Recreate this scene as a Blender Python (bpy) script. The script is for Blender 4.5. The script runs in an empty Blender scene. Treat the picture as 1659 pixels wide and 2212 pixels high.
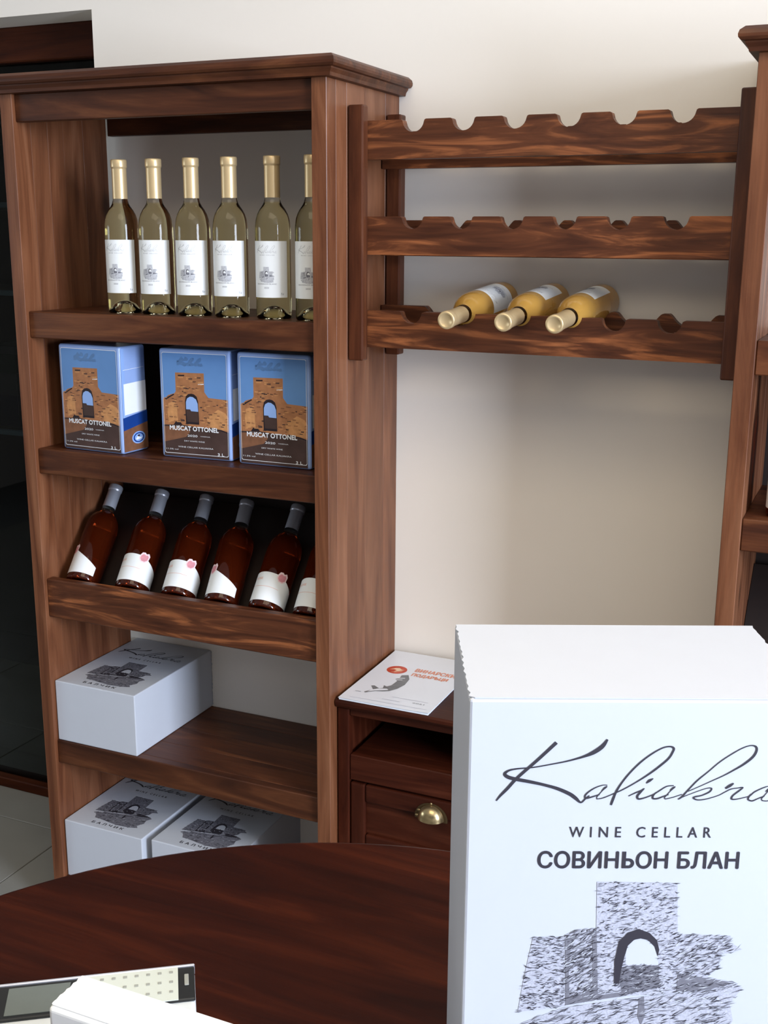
import bpy, bmesh, math, random
from mathutils import Vector, Matrix
from mathutils.geometry import tessellate_polygon
S = bpy.context.scene
COL = S.collection
random.seed(7)

# ------------------------------------------------------------------ camera
CX, CY, CZ = 0.9743, -1.9298, 1.60
YAW, PITCH, ROLL, FPX = 0.4176, -0.2386, 0.0060, 2456.0
cam_d = bpy.data.cameras.new('camera')
cam = bpy.data.objects.new('camera', cam_d)
COL.objects.link(cam)
F = Vector((-math.sin(YAW)*math.cos(PITCH), math.cos(YAW)*math.cos(PITCH), math.sin(PITCH)))
Rt = Vector((math.cos(YAW), math.sin(YAW), 0)); Up = Rt.cross(F)
R2 = Rt*math.cos(ROLL) + Up*math.sin(ROLL); U2 = Up*math.cos(ROLL) - Rt*math.sin(ROLL)
M = Matrix((R2, U2, -F)).transposed().to_4x4(); M.translation = Vector((CX, CY, CZ))
cam.matrix_world = M
cam_d.sensor_fit = 'HORIZONTAL'; cam_d.sensor_width = 36.0
cam_d.lens = FPX/1659*36.0
cam_d.clip_start = 0.02; cam_d.clip_end = 50
S.camera = cam

# ------------------------------------------------------------------ world, light, exposure
w = bpy.data.worlds.new('world'); S.world = w; w.use_nodes = True
w.node_tree.nodes['Background'].inputs[0].default_value = (0.55, 0.70, 1.0, 1)
w.node_tree.nodes['Background'].inputs[1].default_value = 0.6
S.view_settings.view_transform = 'Standard'
try: S.view_settings.look = 'None'
except Exception: pass
S.view_settings.exposure = 0.0
S.view_settings.gamma = 1.0
S.view_settings.use_curve_mapping = False
S.cycles.use_denoising = True
S.cycles.max_bounces = 10
S.cycles.transmission_bounces = 8
S.cycles.caustics_refractive = False
S.cycles.sample_clamp_indirect = 6

def area(name, loc, target, sx, sy, power, col):
    d = bpy.data.lights.new(name, 'AREA'); d.shape = 'RECTANGLE'
    d.size = sx; d.size_y = sy; d.energy = power; d.color = col
    o = bpy.data.objects.new(name, d); COL.objects.link(o)
    o.location = loc
    o.rotation_euler = (Vector(target)-Vector(loc)).to_track_quat('-Z', 'Z').to_euler()
    return o
RX0, RX1, RY0, RY1, RZ = -4.2, 4.6, -4.6, 0.332, 2.9
area('daylight_right_window', (RX1-0.03, -2.05, 1.80), (0, -2.05, 1.80), 1.9, 1.3, 375, (0.74, 0.83, 1.0))
area('daylight_left_window', (RX0+0.03, -1.80, 1.60), (0, -1.80, 1.60), 0.8, 1.5, 30, (0.78, 0.90, 1.0))
area('warm_ceiling_fill', (0.6, -1.6, RZ-0.06), (0.6, -1.6, 0), 1.6, 1.4, 31, (1.0, 0.84, 0.60))  # added fill imitating warm bounce from the ceiling, no fixture there

# ------------------------------------------------------------------ helpers
def new_mesh(name, bm, mats, parent=None, smooth=False, loc=None):
    me = bpy.data.meshes.new(name)
    bm.normal_update(); bm.to_mesh(me); bm.free()
    if smooth:
        for p in me.polygons: p.use_smooth = True
    for m in (mats if isinstance(mats, (list, tuple)) else [mats]): me.materials.append(m)
    o = bpy.data.objects.new(name, me); COL.objects.link(o)
    if parent is not None: o.parent = parent
    if loc is not None: o.location = loc
    return o
def inst(name, me, parent, loc=(0,0,0)):
    o = bpy.data.objects.new(name, me); COL.objects.link(o); o.parent = parent; o.location = loc; return o
def thing(name, label, cat, loc=(0,0,0), rotz=0.0, group=None):
    o = bpy.data.objects.new(name, None); COL.objects.link(o)
    o.empty_display_size = 0.05
    o.location = loc; o.rotation_euler = (0, 0, rotz)
    o['label'] = label; o['category'] = cat
    if group: o['group'] = group
    return o
def dup(o, parent=None, label=None):
    c = o.copy(); COL.objects.link(c)
    if parent is not None: c.parent = parent
    if label: c['label'] = label
    for ch in [x for x in bpy.data.objects if x.parent == o]: dup(ch, c)
    return c
def B(bm, x0, x1, y0, y1, z0, z1, bev=0.0015, seg=1):
    r = bmesh.ops.create_cube(bm, size=1.0)
    vs = r['verts']
    for v in vs:
        v.co = Vector(((x0+x1)/2 + v.co.x*(x1-x0), (y0+y1)/2 + v.co.y*(y1-y0), (z0+z1)/2 + v.co.z*(z1-z0)))
    if bev:
        es = list({e for v in vs for e in v.link_edges})
        bmesh.ops.bevel(bm, geom=es, offset=bev, segments=seg, profile=0.5, affect='EDGES')
    return bm
def box(name, x0, x1, y0, y1, z0, z1, m, parent=None, bev=0.0015, seg=1):
    return new_mesh(name, B(bmesh.new(), x0, x1, y0, y1, z0, z1, bev, seg), m, parent)
def lathe(bm, prof, n=40, a0=0, a1=2*math.pi, mat=0, cx=0, cy=0):
    full = abs(a1-a0-2*math.pi) < 1e-6
    k = n if full else n+1
    rings = []
    for r, z in prof:
        if r < 1e-6: rings.append([bm.verts.new((cx, cy, z))]); continue
        rings.append([bm.verts.new((cx+r*math.cos(a0+(a1-a0)*i/n), cy+r*math.sin(a0+(a1-a0)*i/n), z)) for i in range(k)])
    for a, b in zip(rings[:-1], rings[1:]):
        for i in range(n):
            j = (i+1) % k
            if not full and i+1 > n: continue
            q = []
            if len(a) == 1 and len(b) == 1: continue
            if len(a) == 1: q = [a[0], b[j], b[i]]
            elif len(b) == 1: q = [a[i], a[j], b[0]]
            else: q = [a[i], a[j], b[j], b[i]]
            try:
                f = bm.faces.new(q); f.material_index = mat(( a, b)) if callable(mat) else mat
            except ValueError: pass
    return bm
def prism(bm, pts, axis, d0, d1):
    """extrude a 2D outline: axis 'y' -> pts are (x,z), 'x' -> pts are (y,z), 'z' -> pts are (x,y)"""
    def P(p, d):
        return {'y': (p[0], d, p[1]), 'x': (d, p[0], p[1]), 'z': (p[0], p[1], d)}[axis]
    a = [bm.verts.new(P(p, d0)) for p in pts]; b = [bm.verts.new(P(p, d1)) for p in pts]
    bm.faces.new(a); bm.faces.new(b[::-1])
    for i in range(len(pts)):
        j = (i+1) % len(pts); bm.faces.new((a[i], b[i], b[j], a[j]))
    bmesh.ops.recalc_face_normals(bm, faces=bm.faces[:])
    return bm

# ------------------------------------------------------------------ materials
def mat_new(name):
    m = bpy.data.materials.new(name); m.use_nodes = True
    return m, m.node_tree.nodes, m.node_tree.links, m.node_tree.nodes['Principled BSDF']
def plain(name, col, rough=0.5, metal=0.0, spec=0.5, noise=0.0, nscale=60.0, bump=0.0, trans=0.0, ior=1.45, coat=0.0):
    m, N, L, P = mat_new(name)
    P.inputs['Base Color'].default_value = (*col, 1)
    P.inputs['Roughness'].default_value = rough; P.inputs['Metallic'].default_value = metal
    P.inputs['Specular IOR Level'].default_value = spec
    P.inputs['Transmission Weight'].default_value = trans; P.inputs['IOR'].default_value = ior
    P.inputs['Coat Weight'].default_value = coat
    if noise or bump:
        tc = N.new('ShaderNodeTexCoord'); n = N.new('ShaderNodeTexNoise')
        n.inputs['Scale'].default_value = nscale; n.inputs['Detail'].default_value = 4
        L.new(tc.outputs['Object'], n.inputs['Vector'])
        if noise:
            mx = N.new('ShaderNodeMix'); mx.data_type = 'RGBA'
            mx.inputs[6].default_value = (*[c*(1-noise) for c in col], 1)
            mx.inputs[7].default_value = (*[min(1, c*(1+noise)) for c in col], 1)
            L.new(n.outputs['Fac'], mx.inputs[0]); L.new(mx.outputs[2], P.inputs['Base Color'])
        if bump:
            b = N.new('ShaderNodeBump'); b.inputs['Strength'].default_value = bump; b.inputs['Distance'].default_value = 0.001
            L.new(n.outputs['Fac'], b.inputs['Height']); L.new(b.outputs['Normal'], P.inputs['Normal'])
    return m
def wood(name, axis, dark, mid, light, rough=0.42, fig=1.0, rnd=0.35, knots=True, coat=0.0, spec=0.3):
    m, N, L, P = mat_new(name)
    tc = N.new('ShaderNodeTexCoord'); oi = N.new('ShaderNodeObjectInfo')
    sc = N.new('ShaderNodeVectorMath'); sc.operation = 'SCALE'
    cv = N.new('ShaderNodeCombineXYZ')
    for i in range(3): L.new(oi.outputs['Random'], cv.inputs[i])
    L.new(cv.outputs[0], sc.inputs[0]); sc.inputs['Scale'].default_value = 17.0
    ad = N.new('ShaderNodeVectorMath'); ad.operation = 'ADD'
    L.new(tc.outputs['Object'], ad.inputs[0]); L.new(sc.outputs[0], ad.inputs[1])
    def mapped(al, ac):
        mp = N.new('ShaderNodeMapping')
        s = [ac, ac, ac]; s['xyz'.index(axis)] = al
        mp.inputs['Scale'].default_value = s
        L.new(ad.outputs[0], mp.inputs['Vector']); return mp
    a = mapped(1.1*fig, 9.0*fig)
    n1 = N.new('ShaderNodeTexNoise'); n1.inputs['Scale'].default_value = 2.2; n1.inputs['Detail'].default_value = 5
    n1.inputs['Distortion'].default_value = 1.6; n1.inputs['Roughness'].default_value = 0.55
    L.new(a.outputs[0], n1.inputs['Vector'])
    b = mapped(5.0, 160.0)
    n2 = N.new('ShaderNodeTexNoise'); n2.inputs['Scale'].default_value = 2.0; n2.inputs['Detail'].default_value = 3
    L.new(b.outputs[0], n2.inputs['Vector'])
    r = N.new('ShaderNodeValToRGB')
    e = r.color_ramp.elements
    e[0].position = 0.32; e[0].color = (*dark, 1); e[1].position = 0.72; e[1].color = (*light, 1)
    k = e.new(0.52); k.color = (*mid, 1)
    L.new(n1.outputs['Fac'], r.inputs['Fac'])
    mr = N.new('ShaderNodeMapRange'); mr.inputs['To Min'].default_value = 0.72; mr.inputs['To Max'].default_value = 1.22
    L.new(n2.outputs['Fac'], mr.inputs['Value'])
    m1 = N.new('ShaderNodeVectorMath'); m1.operation = 'SCALE'
    L.new(r.outputs['Color'], m1.inputs[0]); L.new(mr.outputs[0], m1.inputs['Scale'])
    out = m1.outputs[0]
    if knots:
        c = mapped(3.2, 7.5)
        vo = N.new('ShaderNodeTexVoronoi'); vo.inputs['Scale'].default_value = 0.62
        L.new(c.outputs[0], vo.inputs['Vector'])
        kr = N.new('ShaderNodeMapRange'); kr.inputs['From Min'].default_value = 0.03; kr.inputs['From Max'].default_value = 0.10
        kr.inputs['To Min'].default_value = 0.35; kr.inputs['To Max'].default_value = 1.0; kr.interpolation_type = 'SMOOTHSTEP'
        L.new(vo.outputs['Distance'], kr.inputs['Value'])
        m2 = N.new('ShaderNodeVectorMath'); m2.operation = 'SCALE'
        L.new(out, m2.inputs[0]); L.new(kr.outputs[0], m2.inputs['Scale']); out = m2.outputs[0]
    rr = N.new('ShaderNodeMapRange'); rr.inputs['To Min'].default_value = 1-rnd; rr.inputs['To Max'].default_value = 1+rnd
    L.new(oi.outputs['Random'], rr.inputs['Value'])
    m3 = N.new('ShaderNodeVectorMath'); m3.operation = 'SCALE'
    L.new(out, m3.inputs[0]); L.new(rr.outputs[0], m3.inputs['Scale'])
    L.new(m3.outputs[0], P.inputs['Base Color'])
    P.inputs['Roughness'].default_value = rough
    P.inputs['Specular IOR Level'].default_value = spec
    P.inputs['Coat Weight'].default_value = coat; P.inputs['Coat Roughness'].default_value = 0.25
    bp = N.new('ShaderNodeBump'); bp.inputs['Strength'].default_value = 0.25; bp.inputs['Distance'].default_value = 0.0008
    L.new(n2.outputs['Fac'], bp.inputs['Height']); L.new(bp.outputs['Normal'], P.inputs['Normal'])
    return m
WD, WM, WL = (0.040, 0.0105, 0.0038), (0.078, 0.0225, 0.0078), (0.150, 0.051, 0.018)
W_X = wood('brown_pine_along_x', 'x', WD, WM, WL, rnd=0.15)
W_Y = wood('brown_pine_along_y', 'y', WD, WM, WL, rnd=0.15)
W_Z = wood('brown_pine_along_z', 'z', WD, WM, WL, rnd=0.15)
W_PLANK = wood('side_lit_pine_plank', 'z', (0.090,0.028,0.0115), (0.165,0.060,0.026), (0.23,0.095,0.046), rough=0.38, rnd=0.10, fig=0.7)  # pine lightened and less saturated, side light and sheen painted in
W_POST = wood('dark_pine_post', 'z', (0.045,0.012,0.0045), (0.074,0.021,0.008), (0.115,0.036,0.013), rnd=0.12)
W_RAIL = wood('figured_pine_rail', 'x', (0.045,0.0125,0.005), (0.092,0.028,0.0105), (0.34,0.115,0.040), fig=1.7, rnd=0.12)
W_CAB = wood('mahogany_cabinet', 'x', (0.024,0.0045,0.0018), (0.041,0.0082,0.0032), (0.068,0.0165,0.0070), rough=0.45, rnd=0.1, knots=False, spec=0.15)
W_CABZ = wood('mahogany_cabinet_upright', 'z', (0.024,0.0045,0.0018), (0.041,0.0082,0.0032), (0.068,0.0165,0.0070), rough=0.45, rnd=0.1, knots=False, spec=0.15)
W_TABLE = wood('red_brown_table_wood', 'x', (0.018,0.0027,0.0010), (0.033,0.0050,0.0015), (0.062,0.0108,0.0028), rough=0.42, rnd=0.0, fig=0.8, coat=0.0, spec=0.12)
W_BACK = plain('shade_dark_board', (0.012,0.005,0.003), 0.7, noise=0.3)  # near-black, so the colour itself carries the shade of deep recesses
M_WALL = plain('cream_plaster', (0.86,0.80,0.715), 0.85, noise=0.02, nscale=3, bump=0.05)
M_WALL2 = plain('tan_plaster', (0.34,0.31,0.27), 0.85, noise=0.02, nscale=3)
M_CEIL = plain('white_ceiling', (0.80,0.78,0.74), 0.9, noise=0.02, nscale=4)
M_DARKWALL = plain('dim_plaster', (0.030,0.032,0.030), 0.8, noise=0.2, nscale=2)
M_TILE = plain('beige_floor_tile', (0.24,0.23,0.205), 0.38, noise=0.18, nscale=5)
M_GROUT = plain('grey_grout', (0.16,0.16,0.155), 0.9, noise=0.1)
M_FRAMEW = wood('dark_door_frame_wood', 'x', (0.026,0.005,0.001), (0.045,0.009,0.002), (0.062,0.014,0.003), spec=0.08, rnd=0.05, knots=False)
M_PANE, _N, _L, _P = mat_new('window_glass')
_t = _N.new('ShaderNodeBsdfTransparent'); _t.inputs[0].default_value = (0.62, 0.64, 0.62, 1)
_g = _N.new('ShaderNodeBsdfGlossy'); _g.inputs['Roughness'].default_value = 0.02
_f = _N.new('ShaderNodeFresnel'); _f.inputs[0].default_value = 1.25
_m = _N.new('ShaderNodeMixShader'); _L.new(_f.outputs[0], _m.inputs[0]); _L.new(_t.outputs[0], _m.inputs[1]); _L.new(_g.outputs[0], _m.inputs[2])
_L.new(_m.outputs[0], _N['Material Output'].inputs[0])
M_CARD = plain('white_cardboard', (0.51,0.535,0.59), 0.5, noise=0.015, nscale=30)
M_CARDW = plain('bright_white_cardboard', (0.80,0.81,0.80), 0.5, noise=0.015, nscale=30)
M_CARDEDGE = plain('raw_cardboard_edge', (0.70,0.72,0.74), 0.8, noise=0.05)
M_INK = plain('black_print', (0.028,0.025,0.035), 0.6, noise=0.1)
M_INKG = plain('grey_print', (0.16,0.16,0.19), 0.6, noise=0.25, nscale=400)
M_INKL = plain('light_grey_print', (0.42,0.43,0.50), 0.6, noise=0.45, nscale=700)
M_INKF = plain('faint_grey_print', (0.52,0.53,0.56), 0.6, noise=0.3, nscale=900)
M_PAPER = plain('white_label_paper', (0.78,0.80,0.80), 0.45, noise=0.015)
M_GOLD = plain('gold_foil', (0.62,0.46,0.25), 0.36, metal=0.45, noise=0.06)
M_SILV = plain('silver_foil', (0.55,0.57,0.64), 0.35, metal=0.5, noise=0.06)
M_WINE = plain('white_wine_in_clear_glass', (1.0,0.94,0.62), 0.01, trans=1.0, ior=1.27)
M_CLEAR = plain('clear_bottle_glass', (0.95,0.95,0.90), 0.01, trans=1.0, ior=1.30)
M_GOLDWINE = plain('golden_wine_in_glass', (0.90,0.50,0.11), 0.02, trans=0.6, ior=1.36)
M_ROSE = plain('rose_wine_in_glass', (0.42,0.055,0.012), 0.02, trans=0.92, ior=1.36)
M_BRASS = plain('aged_brass', (0.42,0.32,0.17), 0.25, metal=0.9, noise=0.1)
M_BRASSD = plain('dark_brass', (0.10,0.065,0.03), 0.4, metal=0.8, noise=0.1)
M_BLACK = plain('black_plastic', (0.012,0.013,0.014), 0.35, noise=0.1)
M_LCD = plain('grey_lcd', (0.14,0.16,0.15), 0.25, noise=0.05)
M_PLASTIC = plain('white_plastic', (0.70,0.74,0.76), 0.35, noise=0.01)
M_KEYS = plain('ivory_key_sheet', (0.62,0.66,0.60), 0.4, noise=0.02)
M_KEYDOT = plain('grey_key', (0.33,0.34,0.31), 0.5, noise=0.05)
M_PAGE = plain('glossy_magazine_paper', (0.76,0.80,0.86), 0.25, noise=0.01)
M_RED = plain('red_orange_print', (0.55,0.055,0.018), 0.4, noise=0.3, nscale=90)
M_CREAM = plain('cream_print', (0.85,0.62,0.42), 0.4, noise=0.1)
M_ORANGE = plain('orange_print', (0.70,0.27,0.17), 0.45, noise=0.1)
M_STEELINK = plain('grey_photo_print', (0.17,0.18,0.19), 0.4, noise=0.35, nscale=90)
M_SKY = plain('blue_sky_print', (0.115,0.245,0.50), 0.22, noise=0.16, nscale=9)
M_SKYEDGE = plain('edge_highlight_blue', (0.27,0.38,0.66), 0.2, noise=0.12, nscale=14)  # body paler than its sky print, imitating light caught on the rounded corners
M_SKYD = plain('pale_blue_print', (0.26,0.40,0.72), 0.25, noise=0.1, nscale=9)
M_STONE = plain('sandstone_print', (0.34,0.145,0.062), 0.3, noise=0.45, nscale=75)
M_STONEL = plain('lit_sandstone_print', (0.50,0.24,0.095), 0.3, noise=0.4, nscale=90)
M_GROUND = plain('brown_ground_print', (0.060,0.035,0.030), 0.25, noise=0.5, nscale=22)
M_GROUNDL = plain('path_ground_print', (0.19,0.085,0.045), 0.25, noise=0.45, nscale=60)
M_DARKP = plain('dark_print', (0.018,0.012,0.016), 0.3, noise=0.2)
M_WHITEP = plain('white_print', (0.75,0.77,0.80), 0.4, noise=0.03)
M_SCRIPTBLUE = plain('slate_blue_print', (0.085,0.18,0.36), 0.4, noise=0.1)
M_NAVY = plain('navy_print', (0.010,0.045,0.22), 0.3, noise=0.1)
M_PINK = plain('pink_rose_print', (0.62,0.25,0.29), 0.5, noise=0.25, nscale=120)
M_PINKL = plain('pale_pink_print', (0.80,0.62,0.64), 0.5, noise=0.05)

# ------------------------------------------------------------------ room shell
def struct(o): o['kind'] = 'structure'; return o
D = 0.332
fl = struct(box('floor', RX0-0.2, RX1+0.2, RY0-0.2, 3.0, -0.10, -0.004, M_GROUT, bev=0))
tb = B(bmesh.new(), -0.2485, 0.2485, -0.2485, 0.2485, -0.006, 0.0, 0.0012)
tile0 = new_mesh('tile', tb, M_TILE, fl, loc=(-0.955-0.25, 0.05, 0))
tme = tile0.data
for i in range(-4, 6):
    for j in range(-5, 5):
        if i == 0 and j == 0: continue
        if i > 3 and j > 0: continue
        inst('tile', tme, fl, (-0.955-0.25+0.5*i, 0.05+0.5*j, 0))
OPX, OPH, WT = -0.762, 2.094, 0.21          # doorway: right edge, height; wall thickness
bm = bmesh.new()
B(bm, OPX, RX1+0.2, D, D+WT, 0, RZ, 0); B(bm, -2.2, OPX, D, D+WT, OPH, RZ, 0); B(bm, RX0-0.2, -2.2, D, D+WT, 0, RZ, 0)
struct(new_mesh('wall_back', bm, M_WALL))
def holed(name, x, ya, yb, za, zb):
    bm = bmesh.new(); t = 0.2; x0, x1 = (x, x+t) if x > 0 else (x-t, x)
    B(bm, x0, x1, RY0, ya, 0, RZ, 0); B(bm, x0, x1, yb, RY1, 0, RZ, 0)
    B(bm, x0, x1, ya, yb, 0, za, 0); B(bm, x0, x1, ya, yb, zb, RZ, 0)
    struct(new_mesh(name, bm, M_WALL2))
holed('wall_right', RX1, -3.0, -1.1, 1.15, 2.45)
holed('wall_left', RX0, -2.2, -1.4, 0.85, 2.35)
bm = bmesh.new()
B(bm, RX0-0.2, 0.8, RY0-0.2, RY0, 0, RZ, 0); B(bm, 2.4, RX1+0.2, RY0-0.2, RY0, 0, RZ, 0)
B(bm, 0.8, 2.4, RY0-0.2, RY0, 0, 1.1, 0); B(bm, 0.8, 2.4, RY0-0.2, RY0, 2.4, RZ, 0)
struct(new_mesh('wall_front', bm, M_WALL2))
struct(box('ceiling', RX0-0.2, RX1+0.2, RY0-0.2, 3.0, RZ, RZ+0.1, M_CEIL, bev=0))
def window(n, axis, c, a0, a1, z0, z1):
    bm = bmesh.new(); t = 0.05
    def seg(p0, p1, q0, q1):
        if axis == 'x': B(bm, c-0.03, c+0.03, p0, p1, q0, q1, 0.003)
        else: B(bm, p0, p1, c-0.03, c+0.03, q0, q1, 0.003)
    seg(a0, a1, z0, z0+t); seg(a0, a1, z1-t, z1); seg(a0, a0+t, z0, z1); seg(a1-t, a1, z0, z1)
    struct(new_mesh('window_%d' % n, bm, M_FRAMEW))
window(1, 'x', RX1+0.12, -3.0, -1.1, 1.15, 2.45); window(2, 'x', RX0-0.12, -2.2, -1.4, 0.85, 2.35); window(3, 'y', RY0-0.12, 0.8, 2.4, 1.1, 2.4)
# the dim room behind the doorway
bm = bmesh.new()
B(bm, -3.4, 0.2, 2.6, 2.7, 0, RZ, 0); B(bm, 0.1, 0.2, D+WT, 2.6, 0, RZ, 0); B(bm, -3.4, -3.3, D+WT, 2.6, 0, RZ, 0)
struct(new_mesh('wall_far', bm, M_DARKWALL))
# doorway frame with glass
dr = bpy.data.objects.new('door_1', None); COL.objects.link(dr); dr['kind'] = 'structure'
dr.location = (-1.48, 0.47, 0)
def dpart(name, x0, x1, y0, y1, z0, z1, m, bev=0.003):
    bm = B(bmesh.new(), x0, x1, y0, y1, z0, z1, bev)
    bmesh.ops.translate(bm, verts=bm.verts, vec=-dr.location)
    return new_mesh(name, bm, m, dr)
dpart('frame_head', -2.2, OPX, 0.440, 0.500, OPH-0.082, OPH, M_FRAMEW)
dpart('door_jamb', OPX-0.035, OPX, 0.440, 0.500, 0.035, OPH-0.082, M_FRAMEW)
dpart('door_jamb', -2.2, -2.165, 0.440, 0.500, 0.035, OPH-0.082, M_FRAMEW)
dpart('threshold', -2.2, OPX, 0.440, 0.505, -0.001, 0.030, M_FRAMEW)
dpart('glass_pane', -2.165, OPX-0.035, 0.467, 0.473, 0.030, OPH-0.082, M_PANE, 0)

# ------------------------------------------------------------------ bookcase
W, T, REC, H = 0.750, 0.031, 0.009, 1.912
Z1B = 1.876
LBL_L = 'tall brown pine bookcase filled with wine, standing left of the bottle rack'
LBL_R = 'brown pine bookcase cut off by the right edge, right of the bottle rack'
def build_bookcase():
    r = thing('bookcase', LBL_L, 'bookcase', (0, 0, 0), 0, 'pine wine bookcases')
    for side, edges in (('L', [0, .052, .104, .155, .222, .306]), ('R', [0, .0385, .0835, .1675, .262, D-0.001])):
        x0, x1 = (-W, -W+T) if side == 'L' else (-T, 0)
        for a, b in zip(edges[:-1], edges[1:]):
            j = random.uniform(-0.0003, 0.0003)
            box('side_plank', x0+j, x1+j, a, b, 0, Z1B, W_PLANK, r, 0.0004 if a > 0 else 0.0010)
    # crown
    prof = [(0.0,1.876),(0.0135,1.876),(0.0150,1.882),(0.0195,1.888),(0.0195,1.8905),(0.0255,1.8915),(0.0290,1.8955),(0.0295,1.900),(0.0275,1.906),(0.0200,1.912)]
    bm = bmesh.new(); rows = []
    for o, z in prof:
        rows.append([bm.verts.new(p) for p in ((-W-o, D-0.001, z), (-W-o, -o, z), (o, -o, z), (o, D-0.001, z))])
    for a, b in zip(rows[:-1], rows[1:]):
        for i in range(3): bm.faces.new((a[i], a[i+1], b[i+1], b[i]))
    bm.faces.new(rows[-1])
    bm.faces.new(rows[0][::-1])
    for k in (0, 3): bm.faces.new([q[k] for q in rows] if k == 3 else [q[k] for q in rows][::-1])
    bm.faces.new([rows[0][0], rows[0][3], rows[-1][3], rows[-1][0]])
    new_mesh('crown_moulding', bm, W_X, r)
    box('top_rail', -W+T, -T, REC, REC+0.02, 1.822, Z1B, W_X, r)
    box('back_rail', -W+T, -T, D-0.022, D-0.002, 1.817, Z1B, W_X, r)
    for zt, zb in ((1.438, 1.382), (1.141, 1.085), (0.449, 0.391), (0.095, 0.0)):
        box('shelf_rail', -W+T, -T, REC, REC+0.022, zb, zt, W_X, r, 0.002)
        ys = [REC+0.022, 0.105, 0.185, 0.262, D-0.003]
        if zt > 1.1 and zt < 1.2: ys[-1] = .3073
        for a, b in zip(ys[:-1], ys[1:]):
            box('shelf_plank', -W+T, -T, a+0.0002, b-0.0002, zt-0.022, zt-0.0004, W_X, r, 0.0008)
    # sloping display shelf
    box('shelf_rail', -W+T, -T, REC, REC+0.022, 0.752, 0.842, W_RAIL, r, 0.002)
    box('shelf_plank', -W+T, -T, REC+0.022, 0.110, 0.752, 0.766, W_X, r)
    bm = B(bmesh.new(), -W+T, -T, -0.006, 0.006, 0.0, 0.275, 0.001)
    bmesh.ops.rotate(bm, verts=bm.verts, cent=(0,0,0), matrix=Matrix.Rotation(math.radians(-43), 3, 'X'))
    bmesh.ops.translate(bm, verts=bm.verts, vec=(0, 0.0925, 0.788))
    new_mesh('sloping_board', bm, W_BACK, r)
    box('shade_board', -W+.002, -T, .3075, .3155, 1.100, 1.380, W_BACK, r, 0)  # added panels, dark to imitate the shade behind boxes and bottles
    box('shade_board', -W+.002, -T, .3075, .3155, 0.768, 1.0995, W_BACK, r, 0)
    return r
bc = build_bookcase()
RXL = 0.7416
bc2 = dup(bc, None, LBL_R); bc2.location = (RXL+W, 0, 0)

# ------------------------------------------------------------------ wine rack
rk = thing('bottle_rack', 'dark brown wooden bottle rack with three notched tiers hung between two bookcases', 'wine rack', (0, 0, 0))
PX = 0.031
for nm, x0, y0, y1, z0, z1 in (('post', 0.002, .084, .1085, 1.362, 1.836), ('post', RXL-.002-PX, .084, .1085, 1.362, 1.836),
                              ('post', 0.002, .262, .290, 1.358, 1.835), ('post', RXL-.002-PX, .262, .290, 1.358, 1.835)):
    box(nm, x0, x0+PX, y0, y1, z0, z1, W_POST, rk, 0.003, 2)
NX = [.124, .222, .320, .418, .515, .614]
def rail(z0, z1, y0, y1, rad, zc, xs):
    pts = [(0.003, z0), (RXL-0.003, z0), (RXL-0.003, z1)]
    hw = math.sqrt(rad*rad-(z1-zc)**2)
    for cx in reversed(xs):
        a0 = math.atan2(z1-zc, hw)
        pts.append((cx+hw+0.004, z1)); pts.append((cx+hw+0.001, z1-0.0015))
        n = 14
        for i in range(1, n):
            a = a0 - (math.pi+2*a0)*i/n
            pts.append((cx+rad*math.cos(a), zc+rad*math.sin(a)))
        pts.append((cx-hw-0.001, z1-0.0015)); pts.append((cx-hw-0.004, z1))
    pts.append((0.003, z1))
    bm = prism(bmesh.new(), pts, 'y', y0, y1)
    return new_mesh('notched_rail', bm, W_RAIL, rk)
NR = [x+0.018 for x in NX]
for z0, z1, zr in ((1.739, 1.809, 1.7995), (1.564, 1.635, 1.6300), (1.387, 1.458, 1.4610)):
    rail(z0, z1, .109, .129, .0212, z1-0.0015, NX)
    rail(zr-0.070, zr, .240, .2615, .0440, zr+0.0185, NR)
    for xx in (0.006, RXL-0.026):
        box('cross_bar', xx, xx+0.018, .1295, .2395, z0+0.012, z0+0.050, W_POST, rk)

# ------------------------------------------------------------------ print tools
def catmull(pts, n=6):
    out = []; P = [pts[0]]+list(pts)+[pts[-1]]
    for i in range(1, len(P)-2):
        p0, p1, p2, p3 = [Vector(p) for p in P[i-1:i+3]]
        for k in range(n):
            t = k/n
            out.append(0.5*((2*p1)+(-p0+p2)*t+(2*p0-5*p1+4*p2-p3)*t*t+(-p0+3*p1-3*p2+p3)*t**3))
    out.append(Vector(P[-2])); return out
def ribbon(polys, pts, wd, taper=True, n=6):
    c = catmull(pts, n); m = len(c); prev = None
    for i, p in enumerate(c):
        d = (c[min(i+1, m-1)]-c[max(i-1, 0)])
        if d.length < 1e-9: continue
        d.normalize(); nn = Vector((-d.y, d.x))
        t = i/(m-1); ww = wd*(0.35+0.65*math.sin(math.pi*min(1, max(0, t)))**0.5) if taper else wd
        a, b = p+nn*ww/2, p-nn*ww/2
        if prev: polys.append([prev[0], prev[1], b, a])
        prev = (a, b)
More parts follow.
